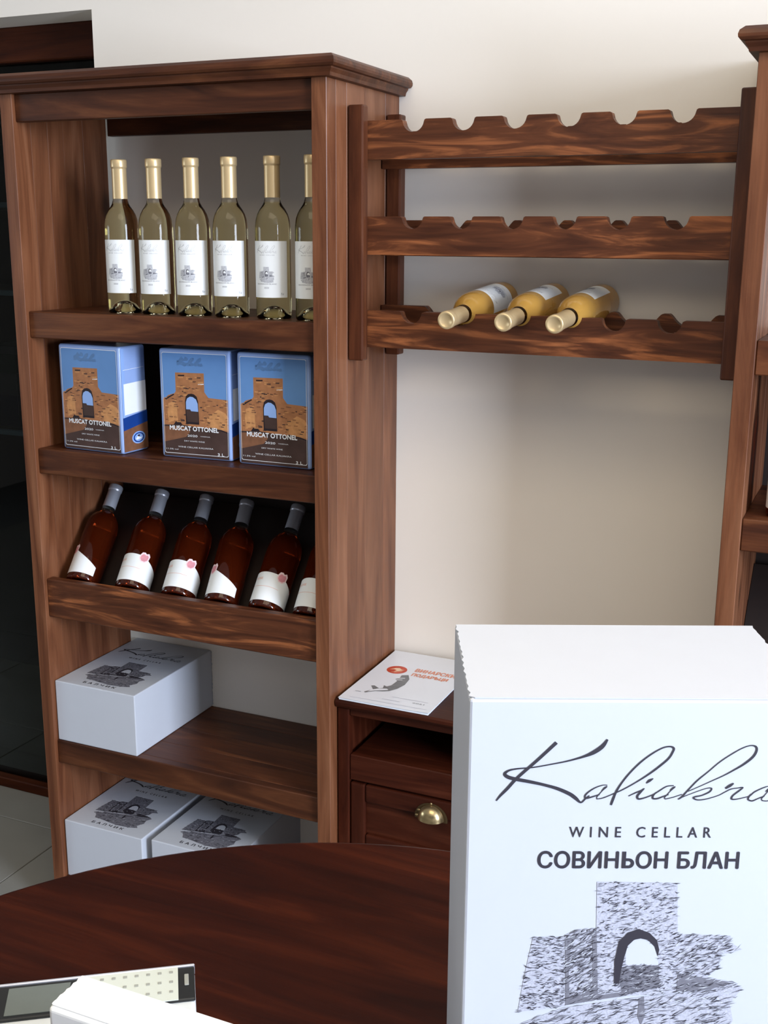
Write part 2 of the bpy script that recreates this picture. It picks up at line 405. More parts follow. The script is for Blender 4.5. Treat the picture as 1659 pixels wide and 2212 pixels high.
SCRIPT = {
 's1': [(0.1012,0.2525,0.00076),(0.0983,0.2497,0.00066),(0.0955,0.2461,0.00066),(0.0942,0.2441,0.00066),(0.0947,0.2428,0.00066)],
 's2': [(0.1506,0.2525,0.00076),(0.1475,0.2494,0.00066),(0.145,0.2461,0.00066),(0.1435,0.2441,0.00066),(0.1442,0.2431,0.00066)],
 's3': [(0.2203,0.252,0.00076),(0.2178,0.2487,0.00066),(0.2155,0.2454,0.00066),(0.2141,0.2433,0.00066),(0.2149,0.2422,0.00066)],
 'K1': [(0.0632,0.2871,0.0026),(0.0507,0.274,0.0023),(0.0363,0.2597,0.0023),(0.029,0.2508,0.0023),(0.0242,0.2453,0.0018),(0.0212,0.2411,0.001)],
 'K2': [(0.0997,0.2897,0.0015),(0.0963,0.2843,0.0031),(0.0903,0.2796,0.0031),(0.083,0.2762,0.0018),(0.0719,0.2727,0.0012),(0.0596,0.27,0.001),(0.0472,0.2676,0.001),(0.036,0.2665,0.0012),(0.0298,0.2651,0.0015),(0.0268,0.2624,0.0023),(0.0294,0.2599,0.0028),(0.035,0.2583,0.0028),(0.0451,0.2563,0.0026),(0.0552,0.254,0.0023),(0.0654,0.2509,0.0026),(0.0743,0.2468,0.0028),(0.0789,0.2434,0.0026),(0.0828,0.24,0.0013),(0.0858,0.2428,0.0013),(0.0888,0.2455,0.0009)],
 'a1': [(0.1014,0.2538,0.0007),(0.0981,0.2538,0.0007),(0.0927,0.2517,0.0009),(0.0877,0.2481,0.0011),(0.0856,0.2451,0.0012),(0.0866,0.2433,0.0012),(0.0912,0.2446,0.0011),(0.0962,0.2464,0.0009)],
 'b1': [(0.0974,0.2492,0.0005),(0.0996,0.2515,0.0015),(0.1014,0.253,0.0007)],
 'l': [(0.094,0.2428,0.0007),(0.0986,0.2436,0.0008),(0.1055,0.2467,0.0008),(0.1127,0.2503,0.0009),(0.1216,0.2559,0.001),(0.1301,0.262,0.0013),(0.138,0.2686,0.0016),(0.1445,0.2751,0.0016),(0.1473,0.2806,0.0016),(0.1476,0.2831,0.0016),(0.1448,0.2843,0.0012),(0.1394,0.2831,0.0011),(0.1314,0.278,0.0012),(0.1235,0.271,0.0013),(0.1166,0.2629,0.0013),(0.1115,0.2553,0.0013),(0.1081,0.2487,0.0016),(0.1061,0.2426,0.0019),(0.1048,0.238,0.0016)],
 'i': [(0.1172,0.2452,0.0007),(0.1221,0.2478,0.001),(0.1266,0.2498,0.0013),(0.1284,0.2514,0.0008),(0.1258,0.2483,0.0014),(0.1237,0.2453,0.0016),(0.1247,0.243,0.0014),(0.1293,0.244,0.001),(0.1356,0.2468,0.0009),(0.1392,0.2494,0.001),(0.1445,0.253,0.0009),(0.1496,0.2537,0.0008)],
 'a2': [(0.1374,0.2484,0.0008),(0.1352,0.2458,0.0013),(0.1351,0.2435,0.0014),(0.1382,0.2433,0.0012),(0.1427,0.2451,0.001),(0.1463,0.2466,0.0008)],
 'b2': [(0.1471,0.2499,0.0005),(0.149,0.2515,0.0014),(0.1508,0.253,0.0007)],
 't2': [(0.1438,0.243,0.0008),(0.1488,0.2441,0.0007),(0.1561,0.2468,0.0007)],
 'dot': [(0.1295,0.2554,0.0007),(0.1317,0.2575,0.0021),(0.1344,0.2592,0.0007)],
 'k': [(0.1534,0.2428,0.0009),(0.1561,0.2449,0.0013),(0.1612,0.2515,0.0011),(0.1667,0.2581,0.0011),(0.1737,0.2647,0.0009),(0.1814,0.2723,0.0009),(0.1892,0.2783,0.0009),(0.1967,0.2831,0.0009),(0.2025,0.2853,0.0009),(0.2065,0.2846,0.0014),(0.2074,0.2814,0.0017),(0.2051,0.2764,0.0018),(0.1991,0.2708,0.0016),(0.1925,0.2663,0.0012),(0.185,0.2617,0.0009),(0.1761,0.2571,0.0007),(0.1671,0.2525,0.0006),(0.16,0.249,0.0006)],
 'k2': [(0.1552,0.2439,0.0006),(0.1601,0.2462,0.0006),(0.1674,0.2493,0.0006),(0.1737,0.2516,0.0007),(0.1772,0.2516,0.001),(0.1758,0.2488,0.0012),(0.1704,0.246,0.001),(0.1658,0.2449,0.0012),(0.1646,0.2438,0.0012),(0.1679,0.2424,0.001),(0.1743,0.2432,0.0008),(0.1825,0.246,0.0007),(0.1869,0.2486,0.0008),(0.1914,0.2511,0.0008),(0.196,0.2519,0.0008),(0.1999,0.2524,0.0009),(0.1971,0.2496,0.0012),(0.1932,0.2461,0.0012),(0.1923,0.2434,0.0013),(0.1953,0.243,0.0009),(0.2021,0.2446,0.0007),(0.2057,0.2459,0.0008),(0.2083,0.2487,0.001),(0.2136,0.2517,0.0009),(0.2177,0.2533,0.0007),(0.22,0.253,0.0007)],
 'r': [(0.1872,0.2516,0.0014),(0.1902,0.2537,0.0022),(0.1929,0.2557,0.0011)],
 'a3': [(0.2065,0.2474,0.0009),(0.2047,0.2448,0.0012),(0.2046,0.2428,0.0012),(0.2075,0.2418,0.0011),(0.2115,0.2436,0.0009),(0.216,0.2456,0.0009)],
 'b3': [(0.2166,0.2492,0.0006),(0.2183,0.2507,0.0014),(0.2203,0.2525,0.0007)],
 't3': [(0.2144,0.2421,0.0008),(0.2186,0.2418,0.0008),(0.2245,0.2442,0.0006)],
}
ART = {
'tower': [(0.0978,0.1755),(0.1575,0.1749),(0.1638,0.084),(0.1616,0.0805),(0.1248,0.079),(0.1016,0.0753)],
'left': [(0.0522,0.1292),(0.0758,0.1293),(0.079,0.0696),(0.0428,0.0645),(0.0467,0.0962)],
'mid': [(0.0758,0.1309),(0.0841,0.1351),(0.0985,0.1365),(0.1018,0.0753),(0.0796,0.071)],
'right': [(0.1606,0.132),(0.2008,0.1307),(0.1993,0.1259),(0.2102,0.1191),(0.1947,0.1149),(0.1931,0.1037),(0.1851,0.0953),(0.2039,0.0912),(0.2128,0.0863),(0.1997,0.082),(0.1628,0.0812)],
'low': [(0.0456,0.0545),(0.0773,0.0682),(0.1384,0.0783),(0.2129,0.0856),(0.2041,0.0729),(0.2078,0.0572),(0.1979,0.04),(0.2056,0.0311),(0.1818,0.0235),(0.1444,0.021),(0.1186,0.0246),(0.1003,0.0282),(0.0677,0.0314),(0.0596,0.0467)],
'hole': [(0.1227,0.1056),(0.1222,0.1146),(0.1236,0.1222),(0.1281,0.1273),(0.1329,0.1284),(0.1385,0.1271),(0.1437,0.1216),(0.1466,0.1133),(0.1477,0.1057)],
'floor': [(0.1191,0.1035),(0.1282,0.1052),(0.1484,0.1052),(0.1483,0.0966),(0.1514,0.0868),(0.1223,0.0796),(0.1193,0.0895)],
'rim': [(0.115,0.0895),(0.1143,0.109),(0.1167,0.1256),(0.1229,0.1332),(0.1312,0.1364),(0.1393,0.1332),(0.1452,0.1271),(0.1475,0.1188),(0.1466,0.1133),(0.1437,0.1216),(0.1385,0.1271),(0.1329,0.1284),(0.1281,0.1273),(0.1236,0.1222),(0.1216,0.1132),(0.1198,0.1021),(0.1187,0.0895)],
'dleft': [(0.0765,0.1268),(0.0807,0.1289),(0.0803,0.0977),(0.0819,0.0753),(0.079,0.071)],
'dmid': [(0.0964,0.131),(0.0996,0.1338),(0.1033,0.0782),(0.0997,0.0767)],
'drk': [(0.0818,0.0767),(0.0975,0.0824),(0.1075,0.0796),(0.127,0.0832),(0.1248,0.079),(0.1028,0.0753),(0.0784,0.0703)],
'dright': [(0.1629,0.0981),(0.1728,0.0967),(0.2026,0.0912),(0.1884,0.0848),(0.1627,0.0819)],
'dlow': [(0.1348,0.0769),(0.1384,0.0783),(0.14,0.0613),(0.1374,0.0527),(0.1344,0.0613)]}
def inside(p, poly):
    x, y = p; c = False
    for i in range(len(poly)):
        (x1, y1), (x2, y2) = poly[i], poly[i-1]
        if (y1 > y) != (y2 > y) and x < (x2-x1)*(y-y1)/(y2-y1)+x1: c = not c
    return c
def art_layers(density=1.0, wmul=1.0):
    """list of (level, material index, polygon) in box-front coordinates (metres, from the lower left corner)"""
    rnd = random.Random(3); L = []
    for k in ('left', 'mid', 'right', 'low', 'tower'): L.append((0, 2, ART[k]))
    L.append((1, 3, ART['hole'])); L.append((1, 1, ART['floor']))
    for k in ('dleft', 'dmid', 'drk', 'dright', 'dlow'): L.append((2, 1, ART[k]))
    L.append((3, 0, ART['rim']))
    specs = [('tower', 1000, 0.22, .0060), ('left', 520, 0.08, .0055), ('mid', 520, 0.55, .0085), ('right', 620, 0.32, .0075), ('low', 1100, 0.32, .0100), ('floor', 260, 0.25, .006)]
    for k, n, ang, ln in specs:
        P = ART[k]; xs = [p[0] for p in P]; ys = [p[1] for p in P]
        for _ in range(int(n*density)):
            x, y = rnd.uniform(min(xs), max(xs)), rnd.uniform(min(ys), max(ys))
            if not inside((x, y), P) or inside((x, y), ART['hole']): continue
            a = ang+rnd.gauss(0, 0.22); l = ln*rnd.uniform(0.35, 1.25); wd = rnd.uniform(.0003, .0010)*wmul
            d = Vector((math.cos(a), math.sin(a)))*l/2; nn = Vector((-d.y, d.x)).normalized()*wd/2; c = Vector((x, y))
            mi = 0 if rnd.random() < 0.42 else (1 if rnd.random() < 0.78 else 3)
            bend = nn*rnd.uniform(-3, 3)
            L.append((2, mi, [c-d, c+bend-nn, c+d, c+bend+nn]))
    return L
def layers_mesh(name, layers, fmap, mats, parent, step=0.00012, base=0.0003, cuts=0):
    bm = bmesh.new()
    for q_, (lv, mi, poly) in enumerate(layers):
        off = base+lv*step+(q_ % 61)*step*0.012
        vs = [bm.verts.new((p[0], p[1], off)) for p in poly]
        if len(poly) <= 4 and not cuts: tris = [tuple(range(len(poly)))]
        else: tris = tessellate_polygon([[Vector((p[0], p[1], 0)) for p in poly]])
        for t in tris:
            try: f = bm.faces.new([vs[k] for k in t]); f.material_index = mi
            except ValueError: pass
    if cuts:
        a = min(v.co.x for v in bm.verts); b = max(v.co.x for v in bm.verts)
        for k in range(1, int((b-a)/cuts)+1):
            bmesh.ops.bisect_plane(bm, geom=bm.verts[:]+bm.edges[:]+bm.faces[:], plane_co=(a+k*cuts, 0, 0), plane_no=(1, 0, 0))
    for v in bm.verts: v.co = fmap(v.co.x, v.co.y, v.co.z)
    return new_mesh(name, bm, mats, parent)
def text_extent(txt):
    cu = bpy.data.curves.new('t', 'FONT'); cu.body = txt; cu.size = 1; cu.resolution_u = 3; cu.fill_mode = 'FRONT'
    ob = bpy.data.objects.new('t', cu); COL.objects.link(ob); bpy.context.view_layer.update()
    me = bpy.data.meshes.new_from_object(ob.evaluated_get(bpy.context.evaluated_depsgraph_get()))
    xs = [v.co.x for v in me.vertices]; r = (min(xs), max(xs))
    bpy.data.objects.remove(ob); bpy.data.curves.remove(cu); bpy.data.meshes.remove(me)
    return r
def sauvignon_polys(x0, x1, y0, y1, bold):
    a, b = text_extent('СОВИНЬОН БЛАН'); k = (x1-x0)/(b-a)
    p, q, t = text_extent('СОВИН')[1], text_extent('СОВИНЬ')[1], text_extent('ОН БЛАН')
    X = lambda v: x0+(v-a)*k
    wd = (t[1]-t[0])*k
    out = text_polys('СОВИН', x0, X(p), y0, y1, 1.0, bold) + text_polys('ОН БЛАН', x1-wd, x1, y0, y1, 1.0, bold)
    H_ = y1-y0; st = H_*.21; l = X(p)+H_*.20; r = X(q)+H_*.02; top = y0+H_*.60; V = lambda *c: Vector(c)
    out.append([V(l, y0), V(l+st, y0), V(l+st, y1), V(l, y1)])
    cy = (y0+top)/2; ro = (top-y0)/2; ri = ro-st*.82; cx = r-ro
    out += [[V(l+st, y0), V(cx, y0), V(cx, y0+st*.82), V(l+st, y0+st*.82)], [V(l+st, top-st*.82), V(cx, top-st*.82), V(cx, top), V(l+st, top)]]
    for i in range(10):
        u, v = -math.pi/2+math.pi*i/10, -math.pi/2+math.pi*(i+1)/10
        out.append([V(cx+ri*math.cos(u), cy+ri*math.sin(u)), V(cx+ro*math.cos(u), cy+ro*math.sin(u)), V(cx+ro*math.cos(v), cy+ro*math.sin(v)), V(cx+ri*math.cos(v), cy+ri*math.sin(v))])
    return out
def text_polys(txt, x0, x1, y0, y1, spacing=1.0, bold=0.0):
    cu = bpy.data.curves.new('t', 'FONT'); cu.body = txt; cu.size = 1; cu.space_character = spacing; cu.resolution_u = 3
    cu.fill_mode = 'FRONT'
    ob = bpy.data.objects.new('t', cu); COL.objects.link(ob)
    bpy.context.view_layer.update()
    me = bpy.data.meshes.new_from_object(ob.evaluated_get(bpy.context.evaluated_depsgraph_get()))
    vs = [v.co.copy() for v in me.vertices]; pl = [list(p.vertices) for p in me.polygons]
    bpy.data.objects.remove(ob); bpy.data.curves.remove(cu); bpy.data.meshes.remove(me)
    if not vs: return []
    ax, bx_ = min(v.x for v in vs), max(v.x for v in vs); ay, by_ = min(v.y for v in vs), max(v.y for v in vs)
    f = lambda v: Vector((x0+(v.x-ax)/(bx_-ax)*(x1-x0), y0+(v.y-ay)/max(1e-6, by_-ay)*(y1-y0)))
    out = [[f(vs[i]) for i in p] for p in pl]
    if bold:
        e = bold*(y1-y0); base = list(out)
        for dx, dy in ((e, 0), (-e, 0), (0, e), (0, -e)): out += [[q+Vector((dx, dy)) for q in p] for p in base]
    return out
def script_polys(wmul=1.0):
    out = []
    for st in SCRIPT.values():
        c = catmull([Vector(p) for p in st], 6); m = len(c); prev = None
        for i, p in enumerate(c):
            d = (c[min(i+1, m-1)]-c[max(i-1, 0)]).to_2d()
            if d.length < 1e-9: continue
            d.normalize(); nn = Vector((-d.y, d.x))*abs(p.z)*wmul/2; q = p.to_2d()
            if prev: out.append([prev[0], prev[1], q-nn, q+nn])
            prev = (q+nn, q-nn)
    return out
def script_fit(x0, x1, y0, y1, wmul):
    out = []
    for p in script_polys(wmul):
        out.append([Vector((x0+(q[0]-0.0212)/0.2066*(x1-x0), y0+(q[1]-0.238)/0.0517*(y1-y0))) for q in p])
    return out

# ------------------------------------------------------------------ white wine cartons
BW, BD, BH = 0.250, 0.161, 0.400
SKETCH = art_layers(1.0)
SKETCH_S = art_layers(0.25, 2.2)
def carton(name, label, w, h, d, text2, lying, low=True):
    """carton modelled upright: front at y=0, x 0..w, z 0..h, body behind (y 0..d)"""
    r = thing(name, label, 'box', group='white wine cartons')
    cont = r
    def TM(p):
        x, y, z = p
        return (x, h-z, d-y) if lying else (x, y, z)     # lying: drawn face up, text foot towards the viewer
    def TL(p):
        x, y, z = p
        return (x, z, d-y) if lying else (x, y, z)
    bm = B(bmesh.new(), 0, w, 0, d, 0, h, 0.0022, 2)
    for v in bm.verts: v.co = TL(v.co)
    bmesh.ops.recalc_face_normals(bm, faces=bm.faces[:])
    body = new_mesh('carton_body', bm, M_CARD, r)
    # glued top flap with torn perforation along the short edges
    rnd = random.Random(5)
    bm = bmesh.new()
    n = 26; pts = [(0.004, 0.0012)]
    pts.append((w-0.004, 0.0012))
    for i in range(n+1): pts.append((w+0.0012-rnd.uniform(0, 0.0016)-(0.0012 if i % 2 else 0), 0.004+(d-0.008)*i/n))
    for i in range(n, -1, -1): pts.append((-0.0008+rnd.uniform(0, 0.0012)+(0.0012 if i % 2 else 0), 0.004+(d-0.008)*i/n))
    prism(bm, pts, 'z', h, h+0.0010)
    for v in bm.verts: v.co = TL(v.co)
    bmesh.ops.recalc_face_normals(bm, faces=bm.faces[:])
    new_mesh('flap', bm, M_CARD, r)
    s = w/0.25
    v0 = h-0.320 if not lying else 0.0
    fm = lambda u, v, o: TL((u*s, -o, v0+v*s))
    ly = (SKETCH if low else SKETCH_S)
    if lying: ly = [(a, b, [(p[0], 0.0+p[1]*1.0+0.012) for p in c]) for a, b, c in ly]
    layers_mesh('printed_drawing', ly, fm, [M_INK, M_INK if lying else M_INKG, M_INKG if lying else M_INKL, M_CARD], r)
    tl = [(0, 0, p) for p in script_polys(1.0 if low else 1.8)]
    tl += [(0, 0, p) for p in text_polys('WINE CELLAR', 0.0754, 0.1795, 0.2120, 0.2205, 1.75, 0.01)]
    if lying:
        tl = [(a, b, p) for a, b, p in tl]
        if text2: tl += [(0, 0, p) for p in text_polys(text2, 0.075, 0.175, 0.018, 0.028, 1.6, 0.03)]
    else:
        tl += [(0, 0, p) for p in sauvignon_polys(0.0534, 0.2015, 0.1868, 0.2005, 0.03)]
    layers_mesh('lettering', tl, fm, [M_INK], r)
    return r
big = carton('wine_carton', 'large white wine carton standing upright on the table in the right foreground', BW, BH, BD, 'СОВИНЬОН БЛАН', False)
big.location = (0.725, -1.216, 0.8802); big.rotation_euler = (0, 0, 0.422)
LW, LD, LH = 0.222, 0.147, 0.318
c1 = carton('wine_carton', 'white wine carton lying alone on the second lowest shelf of the left bookcase', LW, LH, LD, 'БАЛЧИК', True, False)
c1.location = (-0.7175+0.0, 0.012, 0.4492)
c1.scale = (1, 1, 1)
c2 = dup(c1, None, 'white wine carton lying on the bottom shelf, against the left side panel'); c2.location = (-0.7165, 0.012, 0.0952)
c3 = dup(c1, None, 'white wine carton lying on the bottom shelf, to the right of another carton'); c3.location = (-0.474, 0.020, 0.0952)

# slim white carton at the lower left edge
sb = thing('slim_carton', 'slim white cardboard box cut off by the bottom edge, in front of the calculator', 'box', (0.4109, -1.3173, 0.8802))
bm = B(bmesh.new(), 0, 0.330, 0, 0.045, 0, 0.1198, 0.004, 4)
new_mesh('carton_body', bm, M_CARDW, sb)
rnd = random.Random(9); bm = bmesh.new(); pts = [(0.003, 0.003), (0.326, 0.003), (0.326, 0.043)]
for i in range(15): pts.append((0.0005+rnd.uniform(0, 0.0014), 0.0425-0.0385*i/14))
prism(bm, pts, 'z', 0.1198, 0.1208); new_mesh('flap', bm, M_CARDW, sb)

# ------------------------------------------------------------------ table
tbx, tby, TR = 0.654, -1.369, 0.618
tbl = thing('tasting_table', 'round dark red-brown wooden table in the foreground below the bookcases', 'table', (tbx, tby, 0))
bm = bmesh.new()
lathe(bm, [(0, .850), (TR-.012, .850), (TR-.004, .853), (TR, .860), (TR, .870), (TR-.003, .877), (TR-.010, .880), (0, .880)], 128)
new_mesh('tabletop', bm, W_TABLE, tbl)
bm = bmesh.new()
lathe(bm, [(0, .060), (.060, .060), (.055, .12), (.040, .20), (.036, .45), (.045, .60), (.060, .68), (.045, .70), (.042, .80), (.11, .83), (.11, .8495), (0, .8495)], 32)
new_mesh('pedestal', bm, W_CABZ, tbl, True)
bm = bmesh.new()
lathe(bm, [(0, 0.0), (.30, 0.0), (.30, .022), (.27, .035), (.08, .055), (.06, .0598), (0, .0598)], 48)
new_mesh('table_foot', bm, W_CABZ, tbl)

# ------------------------------------------------------------------ calculator on the table
cal_dir = math.atan2(0.088, 0.127)
cal = thing('desk_calculator', 'white and black calculator with grey display lying on the table at lower left', 'calculator', (0.4595, -1.1817, 0.8802), cal_dir)
KC = 1.1356
# local: x negative to the left, y back
def cbx(n, x0, x1, y0, y1, z0, z1, m, bev, seg=1): return box(n, x0*KC, x1*KC, y0*KC, y1*KC, z0, z1, m, cal, bev, seg)
cbx('casing', -0.200, 0.0, -0.012, 0.0432, 0, 0.046, M_PLASTIC, 0.004, 3)
cbx('front_panel', -0.197, -0.0002, 0.0015, 0.0425, 0.0460, 0.0495, M_BLACK, 0.0008)
cbx('rear_edge', -0.200, 0.0002, 0.0425, 0.0450, 0.040, 0.0510, M_SILV, 0.0008)
cbx('display', -0.147, -0.0990, 0.005, 0.0385, 0.0495, 0.0501, M_LCD, 0)
cbx('key_sheet', -0.0935, -0.0135, 0.0010, 0.0423, 0.0495, 0.0503, M_KEYS, 0)
kme = B(bmesh.new(), -0.0017, 0.0017, -0.0017, 0.0017, 0, 0.0005, 0.0003)
k0 = new_mesh('key', kme, M_KEYDOT, cal, loc=(-0.0190*KC, 0.0365*KC, 0.0503))
for i in range(8):
    for j in range(3):
        if i == 0 and j == 0: continue
        inst('key', k0.data, cal, ((-0.0190-0.0092*i)*KC, (0.0365-0.0125*j)*KC, 0.0503))
cbx('power_key', -0.0085, -0.0050, 0.0180, 0.0320, 0.0495, 0.0510, M_KEYDOT, 0.0005)

# ------------------------------------------------------------------ cabinet
cb = thing('low_cabinet', 'low dark mahogany cabinet with open niche and drawer under the bottle rack', 'cabinet', (0, 0, 0))
CX0, CX1, CYF = 0.002, RXL-0.002, 0.034
bm = bmesh.new()
prism(bm, [(CYF-.004, .654), (CYF-.012, .658), (CYF-.016, .664), (CYF-.016, .670), (CYF-.013, .6745), (D-.002, .6745), (D-.002, .654)], 'x', CX0, CX1)
new_mesh('cabinet_top', bm, W_CAB, cb)
for a, b in ((CX0, CX0+.026), (.357, .383), (CX1-.026, CX1)):
    box('stile', a, b, CYF-.004, CYF+.016, 0.0, .6535, W_CABZ, cb, 0.0025, 2)
box('side_panel', CX0, CX0+.016, CYF+.0165, D-.002, 0, .6535, W_CABZ, cb)
box('side_panel', CX1-.016, CX1, CYF+.0165, D-.002, 0, .6535, W_CABZ, cb)
box('partition', .362, .378, CYF+.0165, D-.002, 0.08, .6535, W_CABZ, cb)
box('back_panel', CX0+.0165, CX1-.0165, D-.012, D-.003, 0.0, .6535, W_BACK, cb, 0)
for xa, xb in ((CX0+.0265, .3565), (.3835, CX1-.0265)):
    box('rail', xa, xb, CYF, CYF+.016, .638, .6535, W_CAB, cb)
    box('niche_shelf', xa, xb, CYF+.0165, D-.013, .534, .548, W_CAB, cb)
    box('rail', xa, xb, CYF, CYF+.016, .494, .551, W_CAB, cb, 0.002)
    # drawer with bevelled frame
    dwr = bpy.data.objects.new('drawer', None); COL.objects.link(dwr); dwr.parent = cb; dwr.location = (0, 0, 0)
    z0, z1, fw, fz = .335, .489, .034, .040
    for nm, a, b, c, d_, mm in (('drawer_frame', xa+.001, xa+.001+fw, z0, z1, W_CABZ), ('drawer_frame', xb-.001-fw, xb-.001, z0, z1, W_CABZ),
                          ('drawer_frame', xa+.0015+fw, xb-.0015-fw, z1-fz, z1, W_CAB), ('drawer_frame', xa+.0015+fw, xb-.0015-fw, z0, z0+fz, W_CAB)):
        box(nm, a, b, CYF-.001, CYF+.016, c, d_, mm, dwr, 0.004, 2)
    box('drawer_panel', xa+.001+fw, xb-.001-fw, CYF+.0085, CYF+.014, z0+fz, z1-fz, W_CAB, dwr, 0)
    # cup pull
    hx = (xa+xb)/2+0.020 if xa < .3 else (xa+xb)/2
    bm = bmesh.new(); n1, n2 = 18, 9
    rows = []
    for i in range(n2+1):
        a = math.pi/2*i/n2
        rows.append([bm.verts.new((hx+.0285*math.cos(t)*math.cos(a), CYF-.0015-.024*math.sin(a), .447+.030*math.sin(t)*math.cos(a))) for t in [math.pi*k/n1 for k in range(n1+1)]])
    rows[-1] = rows[-1]
    for a, b in zip(rows[:-1], rows[1:]):
        for k in range(n1): bm.faces.new((a[k], a[k+1], b[k+1], b[k]))
    bmesh.ops.remove_doubles(bm, verts=bm.verts, dist=0.0002)
    bmesh.ops.recalc_face_normals(bm, faces=bm.faces[:])
    new_mesh('cup_handle', bm, M_BRASS, dwr, True)
    bm = bmesh.new(); lathe(bm, [(0, 0), (.036, 0), (.036, .0012), (.033, .002), (0, .002)], 32)
    for v in bm.verts: v.co = Vector((hx+v.co.x, CYF-.001-v.co.z, .447+max(-.004, v.co.y)*.93))
    new_mesh('back_plate', bm, M_BRASSD, dwr)
    for dx, dz in ((-.031, -0.004), (-.027, 0.008), (0, .0270)):
        bm = bmesh.new(); bmesh.ops.create_uvsphere(bm, u_segments=10, v_segments=6, radius=0.0026)
        bmesh.ops.scale(bm, verts=bm.verts, vec=(1.6 if dz < .02 else 1, .6, 1))
        bmesh.ops.translate(bm, verts=bm.verts, vec=(hx+dx, CYF-.003, .453+dz)); new_mesh('handle_screw', bm, M_BRASS, dwr, True)
    box('door_panel', xa+.001, xb-.001, CYF+.001, CYF+.016, .085, .330, W_CABZ, cb, 0.003)
    box('rail', xa, xb, CYF, CYF+.016, 0, .080, W_CAB, cb)

# ------------------------------------------------------------------ magazine
mg = thing('magazine', 'white magazine with a red round emblem and corkscrew picture lying on the cabinet', 'magazine', (0.008, 0.0205, 0.6750))
box('pages', 0.0012, 0.1985, 0.0012, 0.2955, 0.0, 0.0042, M_PAGE, mg, 0.0006)
def curl(u, v): return 0.0014*max(0, (u/.2-.6)/.4)**2*max(0, 1-v/.2965/.5)+0.0012*max(0, v/.2965-.7)/.3
bm = bmesh.new()     # cover, gently curled at the free corner
nx, ny = 10, 14
def gp(i, j, dz): return bm.verts.new((0.200*i/nx, 0.2965*j/ny, 0.0046+curl(0.200*i/nx, 0.2965*j/ny)+dz))
gt = [[gp(i, j, 0) for i in range(nx+1)] for j in range(ny+1)]; gb = [[gp(i, j, -.0003) for i in range(nx+1)] for j in range(ny+1)]
for j in range(ny):
    for i in range(nx):
        bm.faces.new((gt[j][i], gt[j][i+1], gt[j+1][i+1], gt[j+1][i])); bm.faces.new((gb[j+1][i], gb[j+1][i+1], gb[j][i+1], gb[j][i]))
cov = new_mesh('cover', bm, M_PAGE, mg)
fm = lambda u, v, o: (u, v, 0.0046+curl(u, v)+o)
disc = lambda cx, cy, r, n=28, ry=None: [(cx+r*math.cos(2*math.pi*i/n), cy+(ry or r)*math.sin(2*math.pi*i/n)) for i in range(n)]
LY = [(0, 0, disc(.050, .190, .0225)), (1, 1, [(.034,.186),(.044,.198),(.052,.201),(.060,.194),(.066,.196),(.058,.184),(.048,.178),(.050,.188),(.043,.190)]),
      (1, 2, [(.040,.176),(.052,.173),(.064,.181),(.066,.190),(.058,.180)])]
LY += [(0, 3, [(.072,.165),(.085,.172),(.096,.150),(.099,.118),(.093,.092),(.082,.073),(.070,.066),(.056,.062),(.040,.046),(.036,.050),(.048,.068),(.036,.086),(.042,.089),(.058,.078),(.064,.083),(.060,.098),(.068,.094),(.074,.104),(.076,.130),(.068,.140),(.074,.148)])]
LY += [(1, 4, [(.042,.052),(.054,.064),(.068,.071),(.079,.078),(.073,.083),(.056,.076),(.046,.066)]), (1, 4, [(.070,.134),(.084,.139),(.084,.142),(.071,.138)]), (1, 4, [(.071,.144),(.086,.150),(.085,.153),(.073,.148)])]
LY += [(0, 2, p) for p in text_polys('ВИНАРСКИ', .089, .180, .196, .214, 1.05, .05)] + [(0, 2, p) for p in text_polys('ПОДАРЪЦИ', .091, .172, .168, .186, 1.05, .05)]
LY += [(0, 3, p) for p in text_polys('2021', .150, .176, .034, .039, 1.0)] + [(0, 5, [(.02, y0), (.19, y0), (.19, y0+.0009), (.02, y0+.0009)]) for y0 in (.014,)]
LY += [(0, 5, [(.085, .030), (.125, .030), (.125, .0315), (.085, .0315)]), (0, 5, [(.100, .048), (.180, .048), (.180, .049), (.100, .049)]), (0, 3, [(.018, .045), (.030, .046), (.030, .048), (.018, .047)])]
layers_mesh('cover_print', LY, fm, [M_RED, M_CREAM, M_ORANGE, M_STEELINK, M_PAGE, M_INKL], mg)

# ------------------------------------------------------------------ bottles
def bottle_profile(r, h):
    k = h/.31; s = r/.036
    return [(0, .026), (.008*s, .025), (.018*s, .019), (.026*s, .008), (.031*s, .001), (.0335*s, 0.0), (.0355*s, .003), (.036*s, .008), (.036*s, .168*k), (.0356*s, .179*k),
            (.0340*s, .191*k), (.0308*s, .201*k), (.0262*s, .2095*k), (.0210*s, .2165*k), (.0170, .2225*k), (.0150, .230*k), (.0142, .245*k), (.0140, .302*k), (0, .302*k)]
def curved(name, r, th0, th1, z0, z1, m, parent, n=24, topf=None, botf=None, thick=0.0003):
    bm = bmesh.new(); rows = []
    for i in range(n+1):
        t = th0+(th1-th0)*i/n; f = i/n
        a = botf(f) if botf else z0; b = topf(f) if topf else z1
        rows.append([bm.verts.new((r*math.sin(t), -r*math.cos(t), a+(b-a)*k/3)) for k in range(4)])
    for p, q in zip(rows[:-1], rows[1:]):
        for k in range(3): bm.faces.new((p[k], q[k], q[k+1], p[k+1]))
    bmesh.ops.recalc_face_normals(bm, faces=bm.faces[:])
    return new_mesh(name, bm, m, parent, True)
